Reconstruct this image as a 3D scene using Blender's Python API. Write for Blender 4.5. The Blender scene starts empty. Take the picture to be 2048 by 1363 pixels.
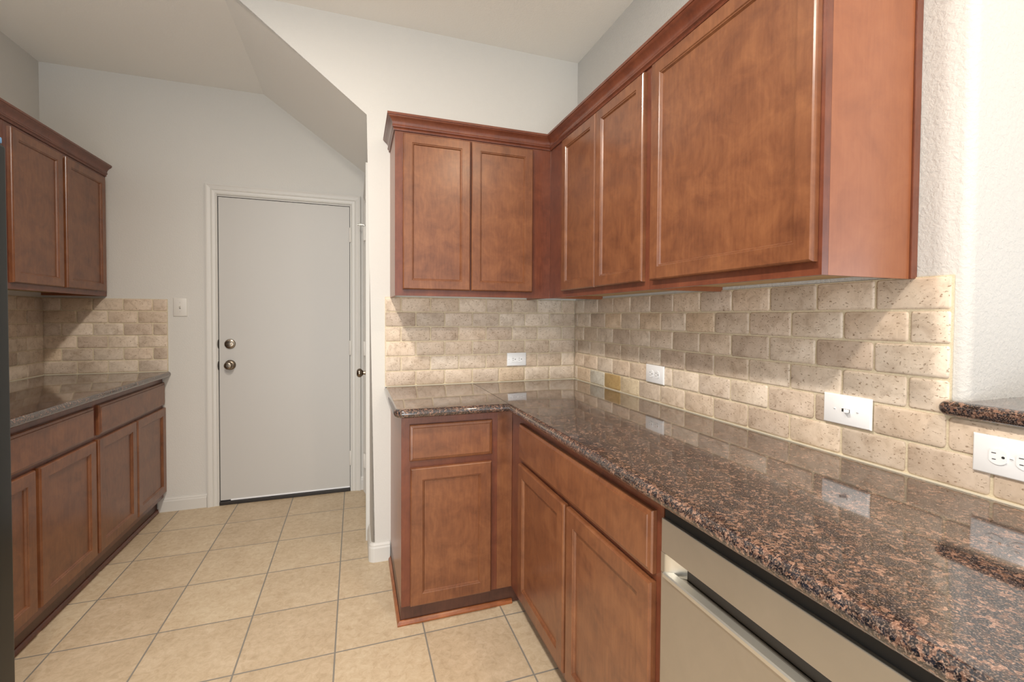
import bpy, bmesh, math, random
from mathutils import Vector, Matrix
random.seed(7)
C = bpy.context.scene.collection
sc = bpy.context.scene
PI = math.pi

def lin(r, g, b):
    f = lambda c: (c/255/12.92) if c/255 <= 0.04045 else ((c/255+0.055)/1.055)**2.4
    return (f(r), f(g), f(b), 1)

# ---------------------------------------------------------------- camera
yaw, pitch, roll, F_PX, CY, CAM_H = -.3317, -.0221, .006, 910.21, 652.51, 1.2848
fw = Vector((-math.sin(yaw)*math.cos(pitch), math.cos(yaw)*math.cos(pitch), math.sin(pitch)))
rt = Vector((math.cos(yaw), math.sin(yaw), 0)); up = rt.cross(fw)
r2 = rt*math.cos(roll)+up*math.sin(roll); u2 = up*math.cos(roll)-rt*math.sin(roll)
cd = bpy.data.cameras.new('camera'); cam = bpy.data.objects.new('camera', cd); C.objects.link(cam)
cam.matrix_world = Matrix(((r2.x, u2.x, -fw.x, 0), (r2.y, u2.y, -fw.y, 0), (r2.z, u2.z, -fw.z, CAM_H), (0, 0, 0, 1)))
cd.sensor_width = 36; cd.lens = F_PX/2048*36; cd.shift_y = (CY-681.5)/2048; cd.clip_start = .02
sc.camera = cam

# ---------------------------------------------------------------- light and exposure
sc.view_settings.view_transform = 'Standard'; sc.view_settings.look = 'None'
sc.view_settings.gamma = 1; sc.view_settings.use_curve_mapping = False
sc.view_settings.exposure = 0.0
w = bpy.data.worlds.new('world'); sc.world = w; w.use_nodes = True
bg = w.node_tree.nodes['Background']; bg.inputs[0].default_value = (.92, .965, 1.0, 1); bg.inputs[1].default_value = 1.2
def can_light(x, y, z, power, col, size=.15, spread=PI):
    l = bpy.data.lights.new('can_light', 'AREA'); l.shape = 'DISK'; l.size = size; l.energy = power; l.color = col; l.spread = spread
    o = bpy.data.objects.new('can_light', l); C.objects.link(o); o.location = (x, y, z); return o
can_light(.98, -.20, 2.76, 18, (1, .76, .54))      # over the sink side, warm
can_light(-.40, -.20, 2.76, 29, (1, .93, .84))     # centre aisle
can_light(-.45, .95, 2.76, 50, (1, .92, .83))     # centre aisle, further in
fill = bpy.data.lights.new('added_fill', 'AREA'); fill.shape = 'RECTANGLE'; fill.size = 3.0; fill.size_y = 1.8; fill.energy = 155; fill.color = (.93, .97, 1)  # added fill behind the camera, tilted up to brighten ceiling and soffit
fill_o = bpy.data.objects.new('added_fill', fill); C.objects.link(fill_o); fill_o.location = (-1.3, -3.0, .6); fill_o.rotation_euler = (math.radians(126), 0, math.radians(-14))
fill2 = fill.copy(); fill2.energy = 40  # weaker added fill from the right, also tilted up
fill2_o = bpy.data.objects.new('added_fill', fill2); C.objects.link(fill2_o); fill2_o.location = (4.6, -1.2, 1.0); fill2_o.rotation_euler = (math.radians(115), 0, math.radians(78))

# ---------------------------------------------------------------- room numbers
XR, YB, YD, XL, XJ, ZC = 1.2498, 2.4581, 3.5175, -1.783, .0766, 2.785
X2 = .172                                            # left end of the back cabinets
YE = .606                                            # near end of the full-height right wall

# ---------------------------------------------------------------- materials
def new_mat(name):
    m = bpy.data.materials.new(name); m.use_nodes = True
    nt = m.node_tree; return m, nt, nt.nodes['Principled BSDF']
def N(nt, t, **kw):
    n = nt.nodes.new(t)
    for k, v in kw.items():
        if k.startswith('i_'): n.inputs[k[2:].replace('_', ' ')].default_value = v
        else: setattr(n, k, v)
    return n
def coords(nt, scale=(1, 1, 1), loc=(0, 0, 0), out='Object'):
    t = N(nt, 'ShaderNodeTexCoord'); mp = N(nt, 'ShaderNodeMapping')
    mp.inputs['Scale'].default_value = scale; mp.inputs['Location'].default_value = loc
    nt.links.new(t.outputs[out], mp.inputs[0]); return mp.outputs[0]
def ramp(nt, fac, stops):
    r = N(nt, 'ShaderNodeValToRGB'); e = r.color_ramp.elements
    while len(e) < len(stops): e.new(.5)
    for i, (p, c) in enumerate(stops): e[i].position = p; e[i].color = c
    nt.links.new(fac, r.inputs[0]); return r.outputs[0]
def noise(nt, vec, scale, detail=4, rough=.55, dist=0):
    n = N(nt, 'ShaderNodeTexNoise'); n.inputs['Scale'].default_value = scale; n.inputs['Detail'].default_value = detail
    n.inputs['Roughness'].default_value = rough; n.inputs['Distortion'].default_value = dist
    nt.links.new(vec, n.inputs['Vector']); return n.outputs['Fac']
def mix(nt, fac, a, b, mode='MIX'):
    m = N(nt, 'ShaderNodeMix', data_type='RGBA', blend_type=mode)
    for s, v in ((m.inputs[0], fac), (m.inputs[6], a), (m.inputs[7], b)):
        if hasattr(v, 'is_linked') or hasattr(v, 'links'): nt.links.new(v, s)
        else: s.default_value = v
    return m.outputs[2]
def bump(nt, b, h, strength, dist=.001):
    n = N(nt, 'ShaderNodeBump'); n.inputs['Strength'].default_value = strength; n.inputs['Distance'].default_value = dist
    nt.links.new(h, n.inputs['Height']); nt.links.new(n.outputs[0], b.inputs['Normal'])
def plain(name, col, rough=.5, metal=0, coat=0, spec=.5):
    m, nt, b = new_mat(name); b.inputs['Base Color'].default_value = col; b.inputs['Roughness'].default_value = rough
    b.inputs['Metallic'].default_value = metal; b.inputs['Coat Weight'].default_value = coat; b.inputs['Specular IOR Level'].default_value = spec
    return m

def wall_mat(name, col, scale, strength, dist=.001):
    m, nt, b = new_mat(name); v = coords(nt)
    b.inputs['Base Color'].default_value = col; b.inputs['Roughness'].default_value = .85; b.inputs['Specular IOR Level'].default_value = .25
    n = noise(nt, v, scale, 5, .6, .4)
    h = ramp(nt, n, [(.35, (0, 0, 0, 1)), (.62, (1, 1, 1, 1))])
    bump(nt, b, h, strength, dist); return m
M_WALL = wall_mat('wall_paint', lin(207, 204, 198), 120, .35)
M_WALLR = wall_mat('wall_paint_knockdown', lin(196, 194, 190), 95, .55, .0016)
M_CEIL = wall_mat('ceiling_paint', lin(236, 234, 229), 110, .35)
M_TRIM = plain('trim_paint', lin(207, 204, 198), .4)
M_DOORP = plain('door_paint', lin(190, 187, 182), .45)

def wood_mat(name, dark, mid, light, rough=.3, grain=(1, 1, .12), coat=.25):
    m, nt, b = new_mat(name); v = coords(nt); vg = coords(nt, grain)
    n1 = noise(nt, v, 10, 7, .66, .5); n2 = noise(nt, vg, 120, 3, .5, .3)
    c = ramp(nt, n1, [(.3, dark), (.5, mid), (.72, light)])
    c = mix(nt, .22, c, ramp(nt, n2, [(.35, dark), (.65, light)]))
    nt.links.new(c, b.inputs['Base Color'])
    b.inputs['Roughness'].default_value = rough; b.inputs['Coat Weight'].default_value = coat; b.inputs['Coat Roughness'].default_value = .22
    bump(nt, b, n2, .06, .0005); return m
M_WOOD = wood_mat('cherry_stained_wood', lin(92, 53, 34), lin(116, 71, 45), lin(136, 88, 56))
M_WOODD = wood_mat('cherry_stained_frame', lin(84, 43, 29), lin(104, 55, 37), lin(121, 68, 45))
M_WOODE = wood_mat('cherry_laminate_side', lin(128, 75, 48), lin(140, 84, 54), lin(149, 93, 61), .36, (.4, 1, .1))
M_MAPLE = wood_mat('unfinished_maple', lin(178, 148, 104), lin(196, 165, 118), lin(208, 180, 134), .6, (1, .1, 1), 0)
M_SHOE = wood_mat('oak_shoe_stain', lin(110, 58, 28), lin(150, 84, 42), lin(178, 106, 56), .35, (.15, .15, 1))
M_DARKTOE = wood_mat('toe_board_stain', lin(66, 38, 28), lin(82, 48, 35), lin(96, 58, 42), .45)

def granite():
    m, nt, b = new_mat('brown_granite'); v = coords(nt)
    nz = N(nt, 'ShaderNodeTexNoise'); nz.inputs['Scale'].default_value = 90; nz.inputs['Detail'].default_value = 3
    nt.links.new(v, nz.inputs['Vector'])
    va = N(nt, 'ShaderNodeVectorMath', operation='SCALE'); va.inputs['Scale'].default_value = .010
    nt.links.new(nz.outputs['Color'], va.inputs[0])
    vb = N(nt, 'ShaderNodeVectorMath', operation='ADD'); nt.links.new(v, vb.inputs[0]); nt.links.new(va.outputs[0], vb.inputs[1])
    vo = N(nt, 'ShaderNodeTexVoronoi'); vo.inputs['Scale'].default_value = 190; nt.links.new(vb.outputs[0], vo.inputs['Vector'])
    sep = N(nt, 'ShaderNodeSeparateColor'); nt.links.new(vo.outputs['Color'], sep.inputs[0])
    big = noise(nt, v, 30, 5, .65, .5)
    ad = N(nt, 'ShaderNodeMath', operation='ADD'); nt.links.new(sep.outputs[0], ad.inputs[0])
    sc_ = N(nt, 'ShaderNodeMath', operation='MULTIPLY'); nt.links.new(big, sc_.inputs[0]); sc_.inputs[1].default_value = 1.5; nt.links.new(sc_.outputs[0], ad.inputs[1])
    mu = N(nt, 'ShaderNodeMath', operation='MULTIPLY'); mu.inputs[1].default_value = .4; nt.links.new(ad.outputs[0], mu.inputs[0])
    c = ramp(nt, mu.outputs[0], [(.34, lin(10, 15, 22)), (.485, lin(30, 38, 50)), (.55, lin(62, 48, 42)), (.625, lin(114, 84, 70)), (.74, lin(164, 128, 110))])
    fine = noise(nt, v, 420, 2, .6)
    c = mix(nt, .42, c, ramp(nt, fine, [(.38, lin(10, 13, 18)), (.53, lin(74, 58, 50)), (.68, lin(186, 160, 142))]))
    nt.links.new(c, b.inputs['Base Color']); b.inputs['Roughness'].default_value = .07; b.inputs['IOR'].default_value = 1.6
    b.inputs['Coat Weight'].default_value = .6; b.inputs['Coat Roughness'].default_value = .03
    return m
M_GRAN = granite()

def travertine():
    m, nt, b = new_mat('tumbled_travertine'); v = coords(nt)
    at = N(nt, 'ShaderNodeAttribute', attribute_name='tile_tint')
    n1 = noise(nt, v, 26, 6, .65, .6); n2 = noise(nt, v, 9, 4, .6, .3)
    c = mix(nt, 1.0, at.outputs['Color'], ramp(nt, n1, [(.32, (.74, .70, .66, 1)), (.5, (.95, .94, .92, 1)), (.7, (1.05, 1.05, 1.05, 1))]), 'MULTIPLY')
    c = mix(nt, .35, c, mix(nt, 1.0, c, ramp(nt, n2, [(.35, (.75, .68, .6, 1)), (.6, (1, 1, 1, 1))]), 'MULTIPLY'))
    vs = coords(nt, (1, 1, 1.7)); pit = noise(nt, vs, 120, 3, .6, .35)
    pits = ramp(nt, pit, [(.63, (1, 1, 1, 1)), (.665, (0, 0, 0, 1))])
    c = mix(nt, pits, mix(nt, 1.0, c, (.60, .51, .43, 1), 'MULTIPLY'), c)
    nt.links.new(c, b.inputs['Base Color']); b.inputs['Roughness'].default_value = .55
    hh = N(nt, 'ShaderNodeMath', operation='MULTIPLY_ADD'); nt.links.new(n1, hh.inputs[0]); hh.inputs[1].default_value = .35; nt.links.new(pits, hh.inputs[2])
    bump(nt, b, hh.outputs[0], .8, .002); return m
M_TRAV = travertine()
m, nt, b = new_mat('sanded_grout'); v = coords(nt)
nt.links.new(ramp(nt, noise(nt, v, 300, 3), [(.3, lin(196, 182, 154)), (.7, lin(216, 203, 176))]), b.inputs['Base Color']); b.inputs['Roughness'].default_value = .9
M_GROUT = m
M_CAULK = plain('caulk', lin(212, 204, 184), .6)

def floor_mat():
    m, nt, b = new_mat('ceramic_floor_tile')
    P = .3405
    v = coords(nt, (1, 1, 1), (.0753+P*10, -2.172+P*20, 0))
    br = N(nt, 'ShaderNodeTexBrick', offset=0, squash=1)
    for k, x in (('Scale', 1), ('Mortar Size', .0034), ('Mortar Smooth', .25), ('Brick Width', P), ('Row Height', P), ('Bias', 0)): br.inputs[k].default_value = x
    br.inputs['Color1'].default_value = (0, 0, 0, 1); br.inputs['Color2'].default_value = (1, 1, 1, 1); br.inputs['Mortar'].default_value = (.5, .5, .5, 1)
    nt.links.new(v, br.inputs['Vector'])
    v2 = coords(nt)
    n1 = noise(nt, v2, 6, 8, .68, .5); n2 = noise(nt, v2, 38, 6, .7, .8)
    c = ramp(nt, n1, [(.3, lin(176, 156, 130)), (.5, lin(192, 173, 146)), (.7, lin(206, 190, 165))])
    c = mix(nt, .5, c, ramp(nt, n2, [(.3, lin(168, 144, 114)), (.5, lin(198, 178, 149)), (.72, lin(218, 203, 177))]))
    c = mix(nt, .07, c, br.outputs['Color'], 'OVERLAY')
    c = mix(nt, br.outputs['Fac'], c, lin(132, 127, 119))
    nt.links.new(c, b.inputs['Base Color']); b.inputs['Roughness'].default_value = .42; b.inputs['Specular IOR Level'].default_value = .4
    sb = N(nt, 'ShaderNodeMath', operation='MULTIPLY_ADD'); nt.links.new(br.outputs['Fac'], sb.inputs[0]); sb.inputs[1].default_value = -1.5; nt.links.new(n2, sb.inputs[2])
    bump(nt, b, sb.outputs[0], .35, .0012); return m
M_FLOOR = floor_mat()

def steel(name, col, rough, stretch=(1, 1, 40)):
    m, nt, b = new_mat(name); v = coords(nt, stretch); n = noise(nt, v, 25, 3, .5)
    v2 = coords(nt); n2 = noise(nt, v2, 5, 5, .6, .6)
    nt.links.new(ramp(nt, n2, [(.3, tuple(x*.86 for x in col[:3])+(1,)), (.7, col)]), b.inputs['Base Color'])
    b.inputs['Metallic'].default_value = .85; b.inputs['Roughness'].default_value = rough
    bump(nt, b, n, .03, .0004); return m
M_STEEL = steel('brushed_stainless', lin(186, 180, 170), .38)
M_STEELL = steel('bright_stainless', lin(214, 212, 204), .28)
M_NICKEL = plain('satin_nickel', lin(140, 128, 114), .27, 1)
M_NICKELD = plain('dark_nickel', lin(110, 100, 88), .3, 1)
M_BLACK = plain('black_gap', lin(14, 13, 13), .6)
M_DGREY = plain('dark_pocket', lin(70, 64, 58), .45)
M_PLATE = plain('white_plastic', lin(236, 237, 238), .3)
M_PLATEW = plain('painted_plastic', lin(214, 210, 203), .4)
M_SLOT = plain('slot_dark', lin(40, 38, 36), .6)
M_FRIDGE = plain('black_appliance', lin(22, 24, 24), .3, spec=.25)
M_BLUE = plain('blue_reflection', lin(96, 150, 196), .25)  # bluish reflection on the hinge cap, painted as flat colour
M_THRESH = plain('dark_threshold', lin(38, 32, 28), .5)

# ---------------------------------------------------------------- mesh helpers
def obj(name, bm, mat, parent=None, smooth=False):
    me = bpy.data.meshes.new(name); bmesh.ops.recalc_face_normals(bm, faces=bm.faces); bm.to_mesh(me); bm.free()
    mats = mat if isinstance(mat, (list, tuple)) else [mat]
    for x in mats: me.materials.append(x)
    if smooth:
        for p in me.polygons: p.use_smooth = True
        try: me.set_sharp_from_angle(angle=math.radians(38))
        except Exception: pass
    o = bpy.data.objects.new(name, me); C.objects.link(o)
    if parent: o.parent = parent
    return o
def box(bm, x0, x1, y0, y1, z0, z1, bev=0, seg=2):
    r = bmesh.ops.create_cube(bm, size=1, matrix=Matrix.Translation(((x0+x1)/2, (y0+y1)/2, (z0+z1)/2)) @ Matrix.Diagonal((x1-x0, y1-y0, z1-z0, 1)))
    if bev:
        es = list({e for v in r['verts'] for e in v.link_edges})
        bmesh.ops.bevel(bm, geom=es, offset=bev, segments=seg, affect='EDGES', profile=.5)
    return bm
def bx(*a, **k): return box(bmesh.new(), *a, **k)
def tag(o, label=None, cat=None, group=None, kind=None):
    for k, x in (('label', label), ('category', cat), ('group', group), ('kind', kind)):
        if x: o[k] = x
    return o
def empty(name, loc, rz, label, cat, group=None):
    o = bpy.data.objects.new(name, None); C.objects.link(o); o.location = loc; o.rotation_euler = (0, 0, rz); o.empty_display_size = .1
    return tag(o, label, cat, group)
def struct(name, bm, mat, smooth=False):
    return tag(obj(name, bm, mat, None, smooth), kind='structure')
def lathe(bm, prof, n=32, axis='y', c=(0, 0, 0)):
    """prof: (radius, distance along -axis)"""
    rings = []
    for r, d in prof:
        ring = []
        for i in range(n):
            a = 2*PI*i/n; u, w_ = r*math.cos(a), r*math.sin(a)
            p = (u, -d, w_) if axis == 'y' else ((-d, u, w_) if axis == 'x' else (u, w_, d))
            ring.append(bm.verts.new((p[0]+c[0], p[1]+c[1], p[2]+c[2])))
        rings.append(ring)
    for a, b_ in zip(rings, rings[1:]):
        for i in range(n): bm.faces.new((a[i], a[(i+1) % n], b_[(i+1) % n], b_[i]))
    bm.faces.new(rings[0]); bm.faces.new(rings[-1]); return bm
def prism(bm, pts, axis, a, b_):
    """extrude polygon pts (2D) along axis between a and b_"""
    def P(p, t): return {'x': (t, p[0], p[1]), 'y': (p[0], t, p[1]), 'z': (p[0], p[1], t)}[axis]
    A = [bm.verts.new(P(p, a)) for p in pts]; B = [bm.verts.new(P(p, b_)) for p in pts]
    n = len(pts); bm.faces.new(A); bm.faces.new(B)
    for i in range(n): bm.faces.new((A[i], A[(i+1) % n], B[(i+1) % n], B[i]))
    return bm
def ring_loft(bm, rings, cap0=True, cap1=True):
    R = [[bm.verts.new(p) for p in r] for r in rings]; n = len(R[0])
    for a, b_ in zip(R, R[1:]):
        for i in range(n): bm.faces.new((a[i], a[(i+1) % n], b_[(i+1) % n], b_[i]))
    if cap0: bm.faces.new(R[0])
    if cap1: bm.faces.new(R[-1])
    return bm
def rect(x0, x1, z0, z1, i, y): return [(x0+i, y, z0+i), (x1-i, y, z0+i), (x1-i, y, z1-i), (x0+i, y, z1-i)]

# ---------------------------------------------------------------- the room
PX0, PX1, PY0 = -4.2, 5.2, -4.6                         # how far floor and ceiling carry on
struct('floor', bx(PX0, PX1, PY0, YD+.14, -.1, 0), M_FLOOR)
struct('ceiling', bx(PX0, PX1, PY0, YD+.14, ZC, ZC+.1), M_CEIL)
struct('wall_left', bx(XL-.12, XL, -1.2, YD+.12, 0, ZC), M_WALL)
# far wall with an opening for the exterior door
DX0, DX1, DZ1 = -.872, -.034, 2.078
bm = bmesh.new(); box(bm, XL, DX0, YD, YD+.12, 0, ZC); box(bm, DX1, XJ+.05, YD, YD+.12, 0, ZC); box(bm, DX0, DX1, YD, YD+.12, DZ1, ZC)
struct('wall_back', bm, M_WALL)
# closet block: kitchen back wall, side wall of the passage and the sloping soffit are faces of one solid
bm = bmesh.new()
S0, S1 = (-.585, ZC), (XJ, 2.318)
prism(bm, [(XJ, 0), (XR+.3, 0), (XR+.3, ZC), S0, S1], 'y', YB, YD)
bm.edges.ensure_lookup_table()
be = [e for e in bm.edges if all(abs(v.co.y-YB) < 1e-5 for v in e.verts) and ((all(abs(v.co.x-XJ) < 1e-5 for v in e.verts)) or (e.verts[0].co.z > 2 and e.verts[1].co.z > 2 and abs(e.verts[0].co.z-e.verts[1].co.z) > .1 and min(v.co.x for v in e.verts) < 0))]
bmesh.ops.bevel(bm, geom=be, offset=.02, segments=6, affect='EDGES', profile=.5)
wp = struct('wall_partition', bm, [M_WALL, M_CEIL], True)
for p in wp.data.polygons:
    if p.normal.z < -.5 and p.normal.x < -.3 and abs(p.normal.y) < .2: p.material_index = 1   # the sloping soffit has the ceiling's paint
# right wall block with its rounded near corner, then the half wall
bm = bmesh.new(); R = .022
arc = [(XR+R-R*math.sin(a), YE+R-R*math.cos(a)) for a in [PI/2*k/8 for k in range(9)]]
prism(bm, arc+[(XR, YB+.002), (PX1, YB+.002), (PX1, YE)], 'z', 0, ZC)
struct('wall_right', bm, M_WALLR, True)
struct('wall_half', bx(XR, XR+.13, -.5, YE-.001, 0, 1.0715), M_WALLR)

def baseboard(name, p0, p1, nrm, h=.1, t=.013):
    """profile swept from p0 to p1 (xy), sticking out along nrm"""
    prof = [(0, 0), (t, 0), (t, h*.72), (t*.75, h*.8), (t*.75, h*.86), (t*.35, h*.95), (t*.3, h), (0, h)]
    bm = bmesh.new(); A = []; B = []
    for d, z in prof:
        A.append(bm.verts.new((p0[0]+nrm[0]*d, p0[1]+nrm[1]*d, z))); B.append(bm.verts.new((p1[0]+nrm[0]*d, p1[1]+nrm[1]*d, z)))
    n = len(prof); bm.faces.new(A); bm.faces.new(B)
    for i in range(n): bm.faces.new((A[i], A[(i+1) % n], B[(i+1) % n], B[i]))
    return struct(name, bm, M_TRIM)
baseboard('baseboard_back', (XL+.575, YD), (-.938, YD), (0, -1), .092)
baseboard('baseboard_side', (.0245, YD), (XJ, YD), (0, -1), .1)
# baseboard that wraps the rounded corner of the closet block
def sweep(bm, path, prof, side=1, caps=True):
    """path: xy points, prof: (outward offset, z); side=+1 offsets to the right of travel"""
    n = len(path); offs = []
    for i in range(n):
        ds = []
        if i > 0: ds.append((Vector(path[i])-Vector(path[i-1])).normalized())
        if i < n-1: ds.append((Vector(path[i+1])-Vector(path[i])).normalized())
        ns = [Vector((d.y, -d.x))*side for d in ds]
        if len(ns) == 1: offs.append(ns[0])
        else:
            m_ = (ns[0]+ns[1]); offs.append(m_/(1+ns[0].dot(ns[1])))
    rings = [[(path[i][0]+offs[i].x*o, path[i][1]+offs[i].y*o, z) for o, z in prof] for i in range(n)]
    return ring_loft(bm, rings, caps, caps)
def bb_prof(h, t): return [(0, 0), (t, 0), (t, h*.72), (t*.75, h*.8), (t*.75, h*.86), (t*.35, h*.95), (t*.3, h), (0, h)]
cor = [(XJ+.02-.02*math.cos(a), YB+.02-.02*math.sin(a)) for a in [PI/2*k/5 for k in range(6)]]
bm = bmesh.new(); sweep(bm, [(XJ, 2.68)]+cor+[(X2-.001, YB)], bb_prof(.1, .014), 1)
struct('baseboard_corner', bm, M_TRIM)

# ---------------------------------------------------------------- exterior door
d1 = bpy.data.objects.new('door_1', None); C.objects.link(d1); d1.location = (0, YD, 0)
tag(d1, 'plain off-white slab door at the end of the passage', None, None, 'structure')
def casing(name, xa, xb, zt, wdt, parent, mat=M_TRIM):
    """mitred casing around an opening xa..xb, top zt, in the parent's local xz plane facing -y"""
    prof = [(0, 0), (0, .010), (.006, .013), (.010, .010), (.026, .012), (.030, .016), (.036, .014), (wdt-.014, .019), (wdt-.008, .022), (wdt, .020), (wdt, 0)]
    rings = []
    for cx, cz, sx, sz in ((xa, 0, -1, 0), (xa, zt, -1, 1), (xb, zt, 1, 1), (xb, 0, 1, 0)):
        rings.append([(cx+sx*o, -t, cz+sz*o) for o, t in prof])
    bm = bmesh.new(); ring_loft(bm, rings); return obj(name, bm, mat, parent)
casing('door_casing', -.868, -.030, 2.083, .066, d1)
bm = bmesh.new(); box(bm, -.872, -.8665, -.002, .11, 0, 2.078); box(bm, -.0355, -.034, -.002, .11, 0, 2.078); box(bm, -.872, -.034, -.002, .11, 2.0735, 2.078)
obj('door_jamb', bm, M_TRIM, d1)
obj('door_slab', bx(-.8625, -.0385, .001, .044, .03, 2.0695, bev=.0015), M_DOORP, d1)
obj('door_sweep', bx(-.80, -.0395, -.003, .0, .026, .036), M_PLATE, d1)
obj('threshold', bx(-.866, -.0355, -.012, .11, .0, .024, bev=.004), M_THRESH, d1)
for zh in (1.866, 1.05, .245):
    bm = bmesh.new(); lathe(bm, [(.0065, -.052), (.0075, -.050), (.0075, .050), (.0065, .052)], 12, 'z', (-.034, -.010, zh)); box(bm, -.0385, -.029, -.004, .0005, zh-.051, zh+.051)
    h_ = obj('hinge', bm, M_PLATEW, d1, True)
# deadbolt and knob
bm = bmesh.new(); box(bm, -.8663, -.8627, .004, .012, .03, 2.0733); box(bm, -.8383*0-.0383, -.0357, .004, .012, .03, 2.0733); box(bm, -.8627, -.0383, .004, .012, 2.0698, 2.0733)
obj('gap_shade', bm, M_BLACK, d1)  # black strips stand in for the shade in the gap round the slab
db = obj('deadbolt', lathe(bmesh.new(), [(.033, 0), (.033, .006), (.030, .012), (.024, .014), (.022, .018), (.012, .020), (.001, .020)], 36, 'y', (-.7985, .001, 1.088)), M_NICKEL, d1, True)
obj('thumb_turn', bx(-.8155, -.7815, -.034, -.018, 1.084, 1.092, bev=.003), M_NICKEL, db, True)
kb = obj('door_knob', lathe(bmesh.new(), [(.034, 0), (.034, .005), (.029, .011), (.013, .015), (.012, .026), (.019, .031), (.0255, .039), (.0275, .048), (.0255, .057), (.019, .063), (.011, .064), (.010, .061), (.001, .061)], 36, 'y', (-.7985, .001, .946)), M_NICKEL, d1, True)
obj('lock_button', lathe(bmesh.new(), [(.006, .060), (.006, .066), (.002, .067)], 16, 'y', (-.7985, .001, .946)), M_NICKELD, kb, True)
for zs in (1.089, .944):
    obj('strike_plate', lathe(bmesh.new(), [(.030, .0), (.030, .0008), (.029, .0012)], 24, 'x', (-.8658, .004, zs)), M_NICKELD, d1)

# closet door on the side wall of the passage (seen edge-on), facing -x
d2 = bpy.data.objects.new('door_2', None); C.objects.link(d2); d2.location = (XJ, 2.76, 0); d2.rotation_euler = (0, 0, -PI/2)
tag(d2, 'closet door seen edge-on beside the passage corner', None, None, 'structure')
# local x runs towards the camera (-y world); opening from -.66 to 0
casing('door_casing', -.665, .0, 2.083, .060, d2)
obj('door_slab', bx(-.66, -.005, -.009, -.0004, .012, 2.078), M_TRIM, d2)
for zh in (1.866, 1.05, .245):
    bm = bmesh.new(); lathe(bm, [(.0065, -.05), (.0075, -.048), (.0075, .048), (.0065, .05)], 12, 'z', (-.655, -.0165, zh)); box(bm, -.672, -.63, -.0135, -.009, zh-.05, zh+.05)
    obj('hinge', bm, M_PLATEW, d2, True)
k2 = obj('door_knob', lathe(bmesh.new(), [(.031, .009), (.031, .013), (.026, .018), (.011, .021), (.010, .032), (.017, .037), (.0245, .045), (.0265, .053), (.0245, .062), (.016, .069), (.001, .070)], 32, 'y', (-.075, 0, .945)), M_NICKEL, d2, True)
bm = bmesh.new(); box(bm, -.659, -.651, -.058, -.016, 1.925, 1.931); lathe(bm, [(.0055, .050), (.0055, .062)], 12, 'y', (-.655, 0, 1.928)); lathe(bm, [(.009, -.004), (.009, .004)], 12, 'z', (-.655, -.0165, 1.923))
obj('hinge_pin_stop', bm, M_STEELL, d2, True)

# ---------------------------------------------------------------- travertine backsplash
TINTS = [(218, 200, 180), (222, 206, 188), (210, 191, 171), (230, 216, 199), (200, 182, 165), (220, 201, 181), (212, 197, 182), (234, 221, 205), (203, 188, 172), (220, 197, 169), (194, 176, 160)]
def backsplash(name, origin, rz, length0, rows, z0, ph, rz_, label, over={}, low=None):
    """local x along the wall, face towards -y; ph = joint phase of odd and even rows; rows of tumbled bricks"""
    root = empty(name, origin, rz, label, 'backsplash')
    P, H, G, T = .1546, .0777, .0042, .0095
    bm = bmesh.new(); lay = bm.loops.layers.float_color.new('tile_tint')
    rnd = random.Random(rz_)
    for r in range(rows):
        z = z0+r*H; zt = z+H; length = low if (low and r < 2) else length0
        p = ph[r % 2]; js = [0.0]; k = math.ceil((0-p)/P)
        while p+k*P < length-.012:
            if p+k*P > .012: js.append(p+k*P)
            k += 1
        js.append(length)
        for i, (a, b_) in enumerate(zip(js, js[1:])):
            x0, x1, za, zb = a+G/2, b_-G/2, z+G/2, zt-G/2
            if x1-x0 < .01: continue
            dy = rnd.uniform(-.0007, .0007); cr = rnd.uniform(.005, .009)
            def loop(ins, y, rad):
                pts = []
                for cx, cz, a0 in ((x1-ins-rad, za+ins+rad, -90), (x1-ins-rad, zb-ins-rad, 0), (x0+ins+rad, zb-ins-rad, 90), (x0+ins+rad, za+ins+rad, 180)):
                    for q in range(4):
                        t = math.radians(a0+q*30); pts.append((cx+rad*math.cos(t), y, cz+rad*math.sin(t)))
                return pts
            jit = lambda pts, s: [(x+rnd.uniform(-s, s), y, zz+rnd.uniform(-s, s)) for x, y, zz in pts]
            rings = [loop(0, -.002, cr), jit(loop(0, -T+.0045, cr), .0005), jit(loop(.0015, -T+.0015+dy, cr), .0005), loop(.0045, -T+dy, cr*.8)]
            nf = len(bm.faces); ring_loft(bm, rings, False, True); bm.faces.ensure_lookup_table()
            c = over.get((r, i)) or TINTS[rnd.randrange(len(TINTS))]
            k_ = rnd.uniform(.965, 1.03)
            if (r, i) not in over: c = [q*.62+m_*.38 for q, m_ in zip(c, (214, 197, 178))]
            col = lin(*[min(255, q*k_) for q in c])
            for f in list(bm.faces)[nf:]:
                for l in f.loops: l[lay] = col
    o = obj('travertine_tiles', bm, M_TRAV, root, True)
    for at in o.data.color_attributes:
        if at.name == 'tile_tint': o.data.color_attributes.active_color = at
    if low: gp = prism(bmesh.new(), [(0, z0), (low, z0), (low, z0+2*H), (length0, z0+2*H), (length0, z0+rows*H), (0, z0+rows*H)], 'y', -.0055, -.0002)
    else: gp = bx(0, length0, -.0055, -.0002, z0, z0+rows*H)
    obj('grout', gp, M_GROUT, root)
    return root
ZT = .9165
backsplash('tile_backsplash', (.146, YB, 0), 0, XR-.146-.0095, 6, ZT, (.304-.146-.0, .2275-.146), 3,
           'beige travertine brick backsplash under the two-door cabinet on the back wall')
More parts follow.
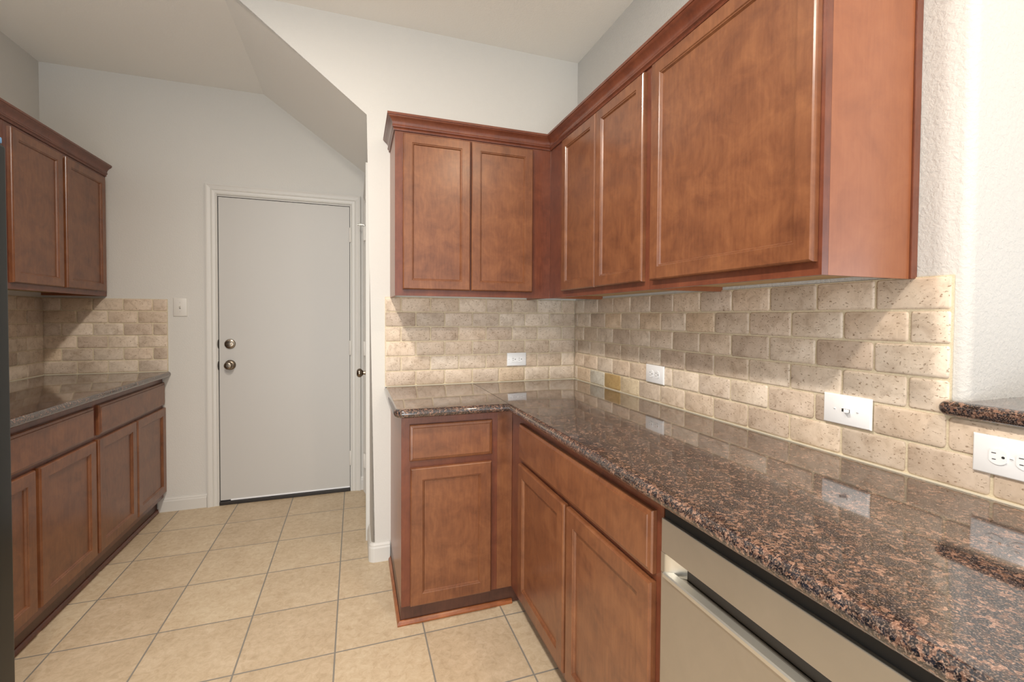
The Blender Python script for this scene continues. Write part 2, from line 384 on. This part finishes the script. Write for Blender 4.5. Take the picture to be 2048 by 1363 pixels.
# right wall: local x runs towards the camera
L = YB-.632-.0002
backsplash('tile_backsplash', (XR, YB, 0), -PI/2, L, 6, ZT, ((YB-.7135) % .1546, (YB-.790) % .1546), 11,
           'long travertine brick backsplash running beneath the large right-hand cabinets', {(0, 3): (196, 167, 116), (0, 2): (210, 206, 194), (0, 4): (216, 200, 172)}, YB+.45)
backsplash('tile_backsplash', (XL, YD, 0), 0, .634, 6, ZT, ((-1.6165-XL) % .1546, (-1.692-XL) % .1546), 21,
           'pale travertine backsplash panel on the door wall above the left counter')
LL = YD-1.85
backsplash('tile_backsplash', (XL, 1.85, 0), PI/2, LL-.0096, 6, ZT, ((3.361-1.85) % .1546, (3.281-1.85) % .1546), 23,
           'travertine backsplash on the left wall, mostly hidden behind the black refrigerator')

# ---------------------------------------------------------------- cabinets
def door_front(parent, x0, x1, z0, z1, y, stile=.045, t=.019, name='door'):
    bm = bmesh.new()
    ring_loft(bm, [rect(x0, x1, z0, z1, 0, y), rect(x0, x1, z0, z1, 0, y-t+.006), rect(x0, x1, z0, z1, .0015, y-t+.0025), rect(x0, x1, z0, z1, .005, y-t),
                   rect(x0, x1, z0, z1, stile, y-t), rect(x0, x1, z0, z1, stile+.0025, y-t+.003), rect(x0, x1, z0, z1, stile+.005, y-t+.003), rect(x0, x1, z0, z1, stile+.009, y-t+.009)], True, False)
    o = obj(name, bm, M_WOOD, parent)
    bm = bmesh.new(); i = stile+.009
    ring_loft(bm, [rect(x0, x1, z0, z1, i, y-t+.0135), rect(x0, x1, z0, z1, i, y-t+.009)])
    obj('panel', bm, M_WOOD, o); return o
def drawer_front(parent, x0, x1, z0, z1, y, t=.019, name='drawer'):
    bm = bmesh.new()
    ring_loft(bm, [rect(x0, x1, z0, z1, 0, y), rect(x0, x1, z0, z1, 0, y-t+.009), rect(x0, x1, z0, z1, .003, y-t+.005), rect(x0, x1, z0, z1, .012, y-t+.0025), rect(x0, x1, z0, z1, .0135, y-t)])
    return obj(name, bm, M_WOOD, parent)
def wall_cabinet(loc, rz, w, d, z0, z1, doors, label, group=None, stile=.043, sidem=M_WOODE, left=True, right=True):
    """local x along the front, y into the wall, front of the face frame at y=0"""
    r = empty('wall_cabinet', (loc[0], loc[1], z0), rz, label, 'cabinet', group); h = z1-z0
    z = lambda q: q-z0
    obj('face_frame', bx(0, w, 0, .019, 0, h), M_WOODD, r)
    obj('bottom_panel', bx(.0125, w-.0125, .0195, d-.001, .016, .026), M_MAPLE, r)
    obj('side_panel', bx(0, .012, .0195, d, 0, h), sidem, r)
    obj('side_panel', bx(w-.012, w, .0195, d, 0, h), sidem, r)
    obj('cabinet_box', bx(.0125, w-.0125, .0195, d-.001, .0265, h), M_MAPLE, r)
    for a, b_ in doors: door_front(r, a, b_, .029, z(2.1195), -.0003, stile)
    return r
def base_cabinet(loc, rz, w, d, doors, drawers, label, group=None, toe=.035, zb=.094, zdoor=(.13, .682), zdr=(.70, .846), box_w=None, name='base_cabinet'):
    r = empty(name, (loc[0], loc[1], 0), rz, label, 'cabinet', group); bw = box_w or w
    obj('face_frame', bx(0, w, 0, .019, zb, .877), M_WOODD, r)
    obj('cabinet_box', bx(0.0005, bw, .0195, d, zb, .877), M_WOODE, r)
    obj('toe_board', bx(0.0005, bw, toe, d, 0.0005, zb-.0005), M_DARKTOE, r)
    for a, b_ in doors: door_front(r, a, b_, *zdoor, -.0003, .048)
    for a, b_ in drawers: drawer_front(r, a, b_, *zdr, -.0003)
    return r
UZ0, UZ1 = 1.3785, 2.165
YF = YB-.303; XF = XR-.303
D = .3025
# back wall upper: two doors, frame filler to the corner
wall_cabinet((X2, YF), 0, XF-X2-.0003, D, UZ0, UZ1, [(.2065-X2, .5225-X2), (.529-X2, .8445-X2)],
             'two-door cherry wall cabinet in the corner of the back wall', stile=.041)
# right wall uppers, local x towards the camera, origin at the far end
wall_cabinet((XF, 2.1549), -PI/2, 2.1549-1.3165, D, UZ0, UZ1, [(2.1549-1.9865, 2.1549-1.669), (2.1549-1.6625, 2.1549-1.3385)],
             'narrow two-door cherry wall cabinet next to the inner corner, right wall', stile=.041)
big = wall_cabinet((XF, 1.316), -PI/2, 1.316-.7098, D, UZ0, UZ1, [(1.316-1.2945, 1.316-.7195)],
             'large single-door cherry wall cabinet nearest the viewer, upper right', stile=.043)
bm = bmesh.new(); box(bm, 1.316-.7098, 1.316-.7098+.006, .282, D, 0, UZ1-UZ0, bev=.0015)
obj('scribe_strip', bm, M_WOODD, big)
# left wall uppers, local x away from the camera
XLU = XL+.315
wall_cabinet((XLU, 2.6455), PI/2, YD-2.6455-.001, .3145, 1.3955, 2.165, [(2.667-2.6455, 3.045-2.6455), (3.074-2.6455, 3.476-2.6455)],
             'two-door cherry wall cabinet on the left, meeting the door wall')
wall_cabinet((XLU, 1.85), PI/2, 2.645-1.85, .3145, 1.3955, 2.165, [(.03, .375), (.40, .752)],
             'cherry wall cabinet at the left picture edge above the refrigerator top')
# crown mouldings
CP = [(.0005, 2.130), (.006, 2.130), (.0075, 2.134), (.006, 2.138), (.0085, 2.141), (.012, 2.143), (.013, 2.148), (.0105, 2.152), (.0105, 2.155), (.012, 2.163), (.017, 2.172), (.025, 2.180), (.031, 2.184), (.032, 2.187), (.035, 2.1885), (.035, 2.1985), (.0005, 2.1985)]
bm = bmesh.new(); sweep(bm, [(X2, YB-.0005), (X2, YF), (XF, YF), (XF, .7098), (XR-.0005, .7098)], CP, -1 if False else 1)
tag(obj('crown_molding', bm, M_WOODD, None, True), 'cherry crown moulding wrapping the back and right wall cabinets', 'molding')
CPL = [(o, z+.008) for o, z in CP]
bm = bmesh.new(); sweep(bm, [(XLU, 1.85), (XLU, YD-.0005)], CPL, 1)
tag(obj('crown_molding', bm, M_WOODD, None, True), 'straight cherry crown moulding on top of the left wall cabinets', 'molding')

# base cabinets
YBF = 1.878; XBF = .6498
bc = base_cabinet((X2+.003, YBF), 0, XBF-X2-.003+.001, YB-YBF-.0005, [(.2105-X2-.003, .5525-X2-.003)], [(.2076-X2-.003, .556-X2-.003)],
             'single cherry base cabinet with one drawer at the end of the back counter', zdoor=(.098, .665), zdr=(.694, .842), box_w=XR-X2-.004)
obj('filler_strip', bx(.5815-X2-.003, XBF-X2-.004, -.004, -.0004, .096, .872), M_WOOD, bc)
obj('shoe_molding', sweep(bmesh.new(), [(-.0005, .57), (-.0005, .033), (XBF-X2+.01, .033)], [(.0005, 0.0005), (.012, .0005), (.0125, .006), (.009, .014), (.004, .019), (.0005, .020)], 1), M_SHOE, bc)
bc2 = base_cabinet((XBF, 1.8765), -PI/2, 1.8765-.838, XR-XBF-.0005, [(1.8765-1.748, 1.8765-1.3145), (1.8765-1.297, 1.8765-.862)], [(1.8765-1.747, 1.8765-.8625)],
             'cherry base cabinet with two doors beneath one wide drawer, left of the dishwasher', toe=.075)
XLB = XL+.60
lb1 = base_cabinet((XLB, 2.688), PI/2, YD-2.688-.001, .5995, [(2.7-2.688, 3.098-2.688), (3.1135-2.688, 3.5155-2.688)], [(2.713-2.688, 3.508-2.688)],
             'two-door cherry base cabinet with wide drawer, against the door wall')
lb2 = base_cabinet((XLB, 1.83), PI/2, 2.6875-1.83, .5995, [(1.846-1.83, 2.2435-1.83), (2.268-1.83, 2.676-1.83)], [(1.85-1.83, 2.667-1.83)],
             'two-door cherry base cabinet emerging from behind the black refrigerator')
for q, (a, b_) in ((lb1, (0, YD-2.688-.001)), (lb2, (0, 2.6875-1.83))):
    obj('shoe_molding', sweep(bmesh.new(), [(a, .0345), (b_, .0345)], [(0, 0.0005), (.012, .0005), (.0125, .006), (.009, .014), (.004, .019), (0, .020)], 1), M_WOODD, q)

# ---------------------------------------------------------------- granite
def offset_poly(pts, off):
    n = len(pts); out = []
    for i in range(n):
        p0, p1, p2 = Vector(pts[i-1]), Vector(pts[i]), Vector(pts[(i+1) % n])
        d1_, d2_ = (p1-p0).normalized(), (p2-p1).normalized()
        n1, n2 = Vector((-d1_.y, d1_.x)), Vector((-d2_.y, d2_.x))        # inward for ccw
        a, b_ = off[i-1], off[i]
        det = n1.x*n2.y-n1.y*n2.x
        if abs(det) < 1e-3:
            o = max(a, b_); out.append(p1+n1*o if a == b_ else p1+n1*a)
        else:
            out.append(p1+Vector(((a*n2.y-b_*n1.y)/det, (n1.x*b_-n2.x*a)/det)))
    return out
def slab(name, pts, nose, z0, z1, label, cat='countertop'):
    """ccw outline; nose[i] says whether edge i->i+1 is bullnosed"""
    rings = []; H = z1-z0; r = H/2; K = 10
    for k in range(K+1):
        a = -PI/2+PI*k/K; ins = r*(1-math.cos(a)); z = z0+r+r*math.sin(a)
        if k == K: z = z1
        rings.append([(p.x, p.y, z) for p in offset_poly(pts, [ins if q else 0 for q in nose])])
    bm = bmesh.new(); ring_loft(bm, rings)
    return tag(obj(name, bm, M_GRAN, None, True), label, cat)
def arcpts(cx, cy, r, a0, a1, n=6): return [(cx+r*math.cos(math.radians(a0+(a1-a0)*i/n)), cy+r*math.sin(math.radians(a0+(a1-a0)*i/n))) for i in range(n+1)]
YCF, XCF, XCL = YB-.6395, XR-.6395, .142
e = .0002
a1_ = arcpts(XCL+.045, YCF+.045, .045, 180, 270)
pts = [(XCL, YB-e)]+a1_+[(XCF, YCF), (XCF, -.5), (XR-e, -.5), (XR-e, YB-e)]
nose = [True]*(len(a1_)+2)+[False]*3
nose = [True]+[True]*(len(a1_)-1)+[True, True, False, False, False]
ct = slab('granite_countertop', pts, nose, .8785, .914, 'L-shaped polished brown granite countertop on the right and back cabinets')
obj('seam', bx(.6155, .617, YCF+.02, YB-.012, .9135, .9143), M_BLACK, ct)
bm = bmesh.new(); box(bm, .146, XR-.006, YB-.0135, YB-.0003, .9142, .9175); box(bm, XR-.0135, XR-.0003, -.45, YB-.0135, .9142, .9175)
obj('caulk_line', bm, M_CAULK, ct)
pts = [(XL+e, 1.8275), (XL+.6475, 1.8275), (XL+.6475, YD-e), (XL+e, YD-e)]
lc = slab('granite_countertop', pts, [False, True, False, False], .8785, .914, 'straight granite countertop on the left base cabinets beside the refrigerator')
bm = bmesh.new(); box(bm, XL+.010, XL+.634, YD-.0135, YD-.0003, .9142, .9175); box(bm, XL+.0003, XL+.0135, 1.86, YD-.0135, .9142, .9175)
obj('caulk_line', bm, M_CAULK, lc)
# raised bar top, its far end lapping round the wall corner
BX0 = XR-.034
pts = [(BX0, -.5), (1.95, -.5), (1.95, YE-.0006), (XR-.0105, YE-.0006)]+arcpts(BX0+.018, YE+.04-.018, .018, 60, 180, 5)
nose = [False, True, False, False]+[True]*6
slab('granite_bar_top', pts, nose, 1.0723, 1.1065, 'raised granite bar ledge at the right picture edge, above the outlet', 'bar top')

# ---------------------------------------------------------------- dishwasher
dw = empty('dishwasher', (.635, .829, 0), -PI/2, 'stainless steel dishwasher with recessed bar handle under the granite counter', 'dishwasher')
W = .597; ZP0, ZP1 = .728, .772
def dpanel(name, z0, z1, mat):
    return obj(name, bx(.0015, W-.0015, 0, .03, z0, z1, bev=.0015), mat, dw)
dpanel('door_panel', .09, ZP0, M_STEEL)
# control panel with small rounded-corner pocket below it
dpanel('control_panel', ZP1, .846, M_STEEL)
for xa in (.0015, W-.0125): obj('panel_end', bx(xa, xa+.011, 0, .03, ZP0+.0003, ZP1-.0003), M_STEEL, dw)
bm = bmesh.new(); 
prism(bm, [(.0128, 0), (.0128, .03), (.05, .03), (.038, .021), (.0255, .008), (.017, .001)], 'z', ZP0+.0005, ZP1-.0005)
obj('pocket_end', bm, M_STEELL, dw, True)
obj('pocket_back', bx(.0128, W-.0128, .0305, .05, ZP0+.0005, ZP1+.01), M_DGREY, dw)
bm = bmesh.new(); prism(bm, [(-.0045, ZP0-.006), (-.0045, ZP0+.001), (-.002, ZP0+.004), (.012, ZP0+.0075), (.014, ZP0+.004), (.014, ZP0+.0004), (-.0004, ZP0-.0004), (-.0004, ZP0-.006)], 'x', .0128, W-.0128)
obj('handle_lip', bm, M_STEELL, dw)
obj('tub', bx(.004, W-.004, .052, .58, .09, .862), M_BLACK, dw)
obj('toe_panel', bx(.004, W-.004, .07, .10, .001, .088), M_BLACK, dw)
obj('top_recess_dark', bx(.003, W-.003, .008, .0515, .8465, .866), M_BLACK, dw)  # black bar stands in for the dark recess under the counter

# ---------------------------------------------------------------- outlets and switches
def rbox(bm, x0, x1, z0, z1, y0, y1, bev=.002):      # y0 front
    i = bev
    return ring_loft(bm, [rect(x0, x1, z0, z1, 0, y1), rect(x0, x1, z0, z1, 0, y0+bev), rect(x0, x1, z0, z1, bev*.35, y0+bev*.35), rect(x0, x1, z0, z1, bev, y0)])
def recep(parent, cx, cz, y, r=.0165):
    """one duplex face, turned on its side: flat top and bottom edges left and right"""
    pts = []
    for a in range(0, 360, 12):
        t = math.radians(a); x = max(-.0135, min(.0135, r*math.cos(t))); pts.append((cx+x, cz+r*math.sin(t)))
    bm = bmesh.new(); prism(bm, pts, 'y', y-.0022, y+.001)
    o = obj('receptacle', bm, M_PLATE, parent, True)
    bm = bmesh.new(); box(bm, cx-.0095, cx-.0025, y-.0026, y-.0021, cz+.0055, cz+.0071); box(bm, cx-.0085, cx-.0025, y-.0026, y-.0021, cz-.0071, cz-.0055)
    lathe(bm, [(.0026, .0021), (.0026, .0026)], 12, 'y', (cx+.0085, y, cz))
    obj('slot', bm, M_SLOT, o)
def plate(name, loc, rz, w, h, label, cat, mat=M_PLATE):
    r = empty(name, loc, rz, label, cat)
    bm = bmesh.new(); rbox(bm, -w/2, w/2, -h/2, h/2, -.0065, 0, .0035); obj('faceplate', bm, mat, r, True); return r
def screw(r, x, z, mat=M_PLATE, y=-.0065):
    s = obj('screw', lathe(bmesh.new(), [(.003, -.0005), (.003, .0008), (.0015, .0013)], 14, 'y', (x, y, z)), mat, r, True)
    obj('screw_slot', bx(x-.0024, x+.0024, y-.0016, y-.0012, z-.0004, z+.0004), M_SLOT, s)
# GFCI on the back wall
g = plate('wall_outlet', (.8715, YB-.0098, 1.041), 0, .116, .075, 'white horizontal outlet with test buttons on the back wall tile', 'outlet')
bm = bmesh.new(); rbox(bm, -.033, .033, -.0165, .0165, -.0085, -.006, .001); o = obj('receptacle', bm, M_PLATE, g)
bm = bmesh.new()
for cx in (-.021, .016):
    box(bm, cx-.006, cx+.002, -.0089, -.0084, .0045, .0062); box(bm, cx-.006, cx+.002, -.0089, -.0084, -.0062, -.0045); lathe(bm, [(.0027, .0084), (.0027, .0089)], 10, 'y', (cx+.011, 0, 0))
lathe(bm, [(.001, .0084), (.001, .0089)], 8, 'y', (0, 0, -.012))
obj('slot', bm, M_SLOT, o)
obj('test_button', bx(-.004, .003, -.0092, -.0084, -.0105, .0105), M_PLATE, o)
screw(g, -.048, 0); screw(g, .048, 0)
# duplex outlets and toggle on the right wall (local x towards the camera)
g = plate('wall_outlet', (XR-.0098, 1.671, 1.0365), -PI/2, .124, .079, 'white duplex outlet mid-way along the right wall tile', 'outlet')
recep(g, -.0205, 0, -.0065); recep(g, .0205, 0, -.0065); screw(g, 0, 0)
g = plate('light_switch', (XR-.0098, .850, 1.040), -PI/2, .124, .080, 'white horizontal toggle switch on the right wall tile near the bar', 'switch')
obj('toggle_frame', bx(-.0125, .0125, -.0072, -.0060, -.0055, .0055), M_PLATE, g)
obj('toggle_slot', bx(-.0105, .0105, -.0076, -.0071, -.0042, .0042), M_SLOT, g)
bm = bmesh.new(); ring_loft(bm, [[(-.006, -.007, -.0036), (.009, -.007, -.0036), (.009, -.007, .0036), (-.006, -.007, .0036)], [(.004, -.021, -.003), (.0115, -.0195, -.003), (.0115, -.0195, .003), (.004, -.021, .003)]])
obj('toggle_lever', bm, M_PLATE, g)
screw(g, -.030, 0); screw(g, .030, 0)
g = plate('wall_outlet', (XR-.0098, .5255, 1.0065), -PI/2, .124, .080, 'white duplex outlet below the raised granite bar, far right', 'outlet')
recep(g, -.0205, 0, -.0065); recep(g, .0205, 0, -.0065); screw(g, 0, 0)
# painted switch beside the door
g = plate('light_switch', (-1.080, YD-.0002, 1.3325), 0, .077, .121, 'off-white toggle switch on the wall left of the passage door', 'switch', M_PLATEW)
obj('toggle_frame', bx(-.0055, .0055, -.0072, -.0060, -.0125, .0125), M_PLATEW, g)
bm = bmesh.new(); ring_loft(bm, [[(-.0036, -.007, -.007), (.0036, -.007, -.007), (.0036, -.007, .009), (-.0036, -.007, .009)], [(-.003, -.019, .004), (.003, -.019, .004), (.003, -.018, .0115), (-.003, -.018, .0115)]])
obj('toggle_lever', bm, M_PLATEW, g)
obj('toggle_slot', bx(-.004, .004, -.0076, -.0071, -.010, -.0065), M_SLOT, g)
screw(g, 0, .030, M_PLATEW); screw(g, 0, -.030, M_PLATEW)

# ---------------------------------------------------------------- refrigerator (left edge), door faces +x
FX, FY0, FY1, FH = -1.003, .92, 1.826, 1.795
fr = empty('refrigerator', (FX, FY0, 0), PI/2, 'tall black refrigerator at the left picture edge', 'refrigerator')
FW = FY1-FY0
obj('fridge_body', bx(.004, FW-.004, .085, .765, .03, 1.775, bev=.004), M_FRIDGE, fr)
obj('fridge_door', bx(0, FW/2-.003, 0, .078, .09, FH, bev=.012, seg=4), M_FRIDGE, fr, True)
obj('fridge_door', bx(FW/2+.003, FW, 0, .078, .09, FH, bev=.012, seg=4), M_FRIDGE, fr, True)
for s in (-1, 1):
    bm = bmesh.new(); x = FW/2+s*.05
    box(bm, x-.012, x+.012, -.055, -.035, .75, 1.5, bev=.008, seg=3); box(bm, x-.009, x+.009, -.036, .002, .78, .80); box(bm, x-.009, x+.009, -.036, .002, 1.45, 1.47)
    obj('door_handle', bm, M_FRIDGE, fr, True)
obj('hinge_cover', bx(FW-.085, FW-.012, .004, .075, FH+.0003, FH+.020, bev=.004), M_BLUE, fr, True)
obj('hinge_cover', bx(.012, .085, .004, .075, FH+.0003, FH+.020, bev=.004), M_BLUE, fr, True)
obj('kick_grille', bx(.02, FW-.02, .04, .084, .01, .085), M_BLACK, fr)
for sx in (.05, FW-.05):
    for sy in (.12, .70):
        obj('foot', lathe(bmesh.new(), [(.02, 0), (.02, .03)], 16, 'z', (sx, sy, 0)), M_BLACK, fr)
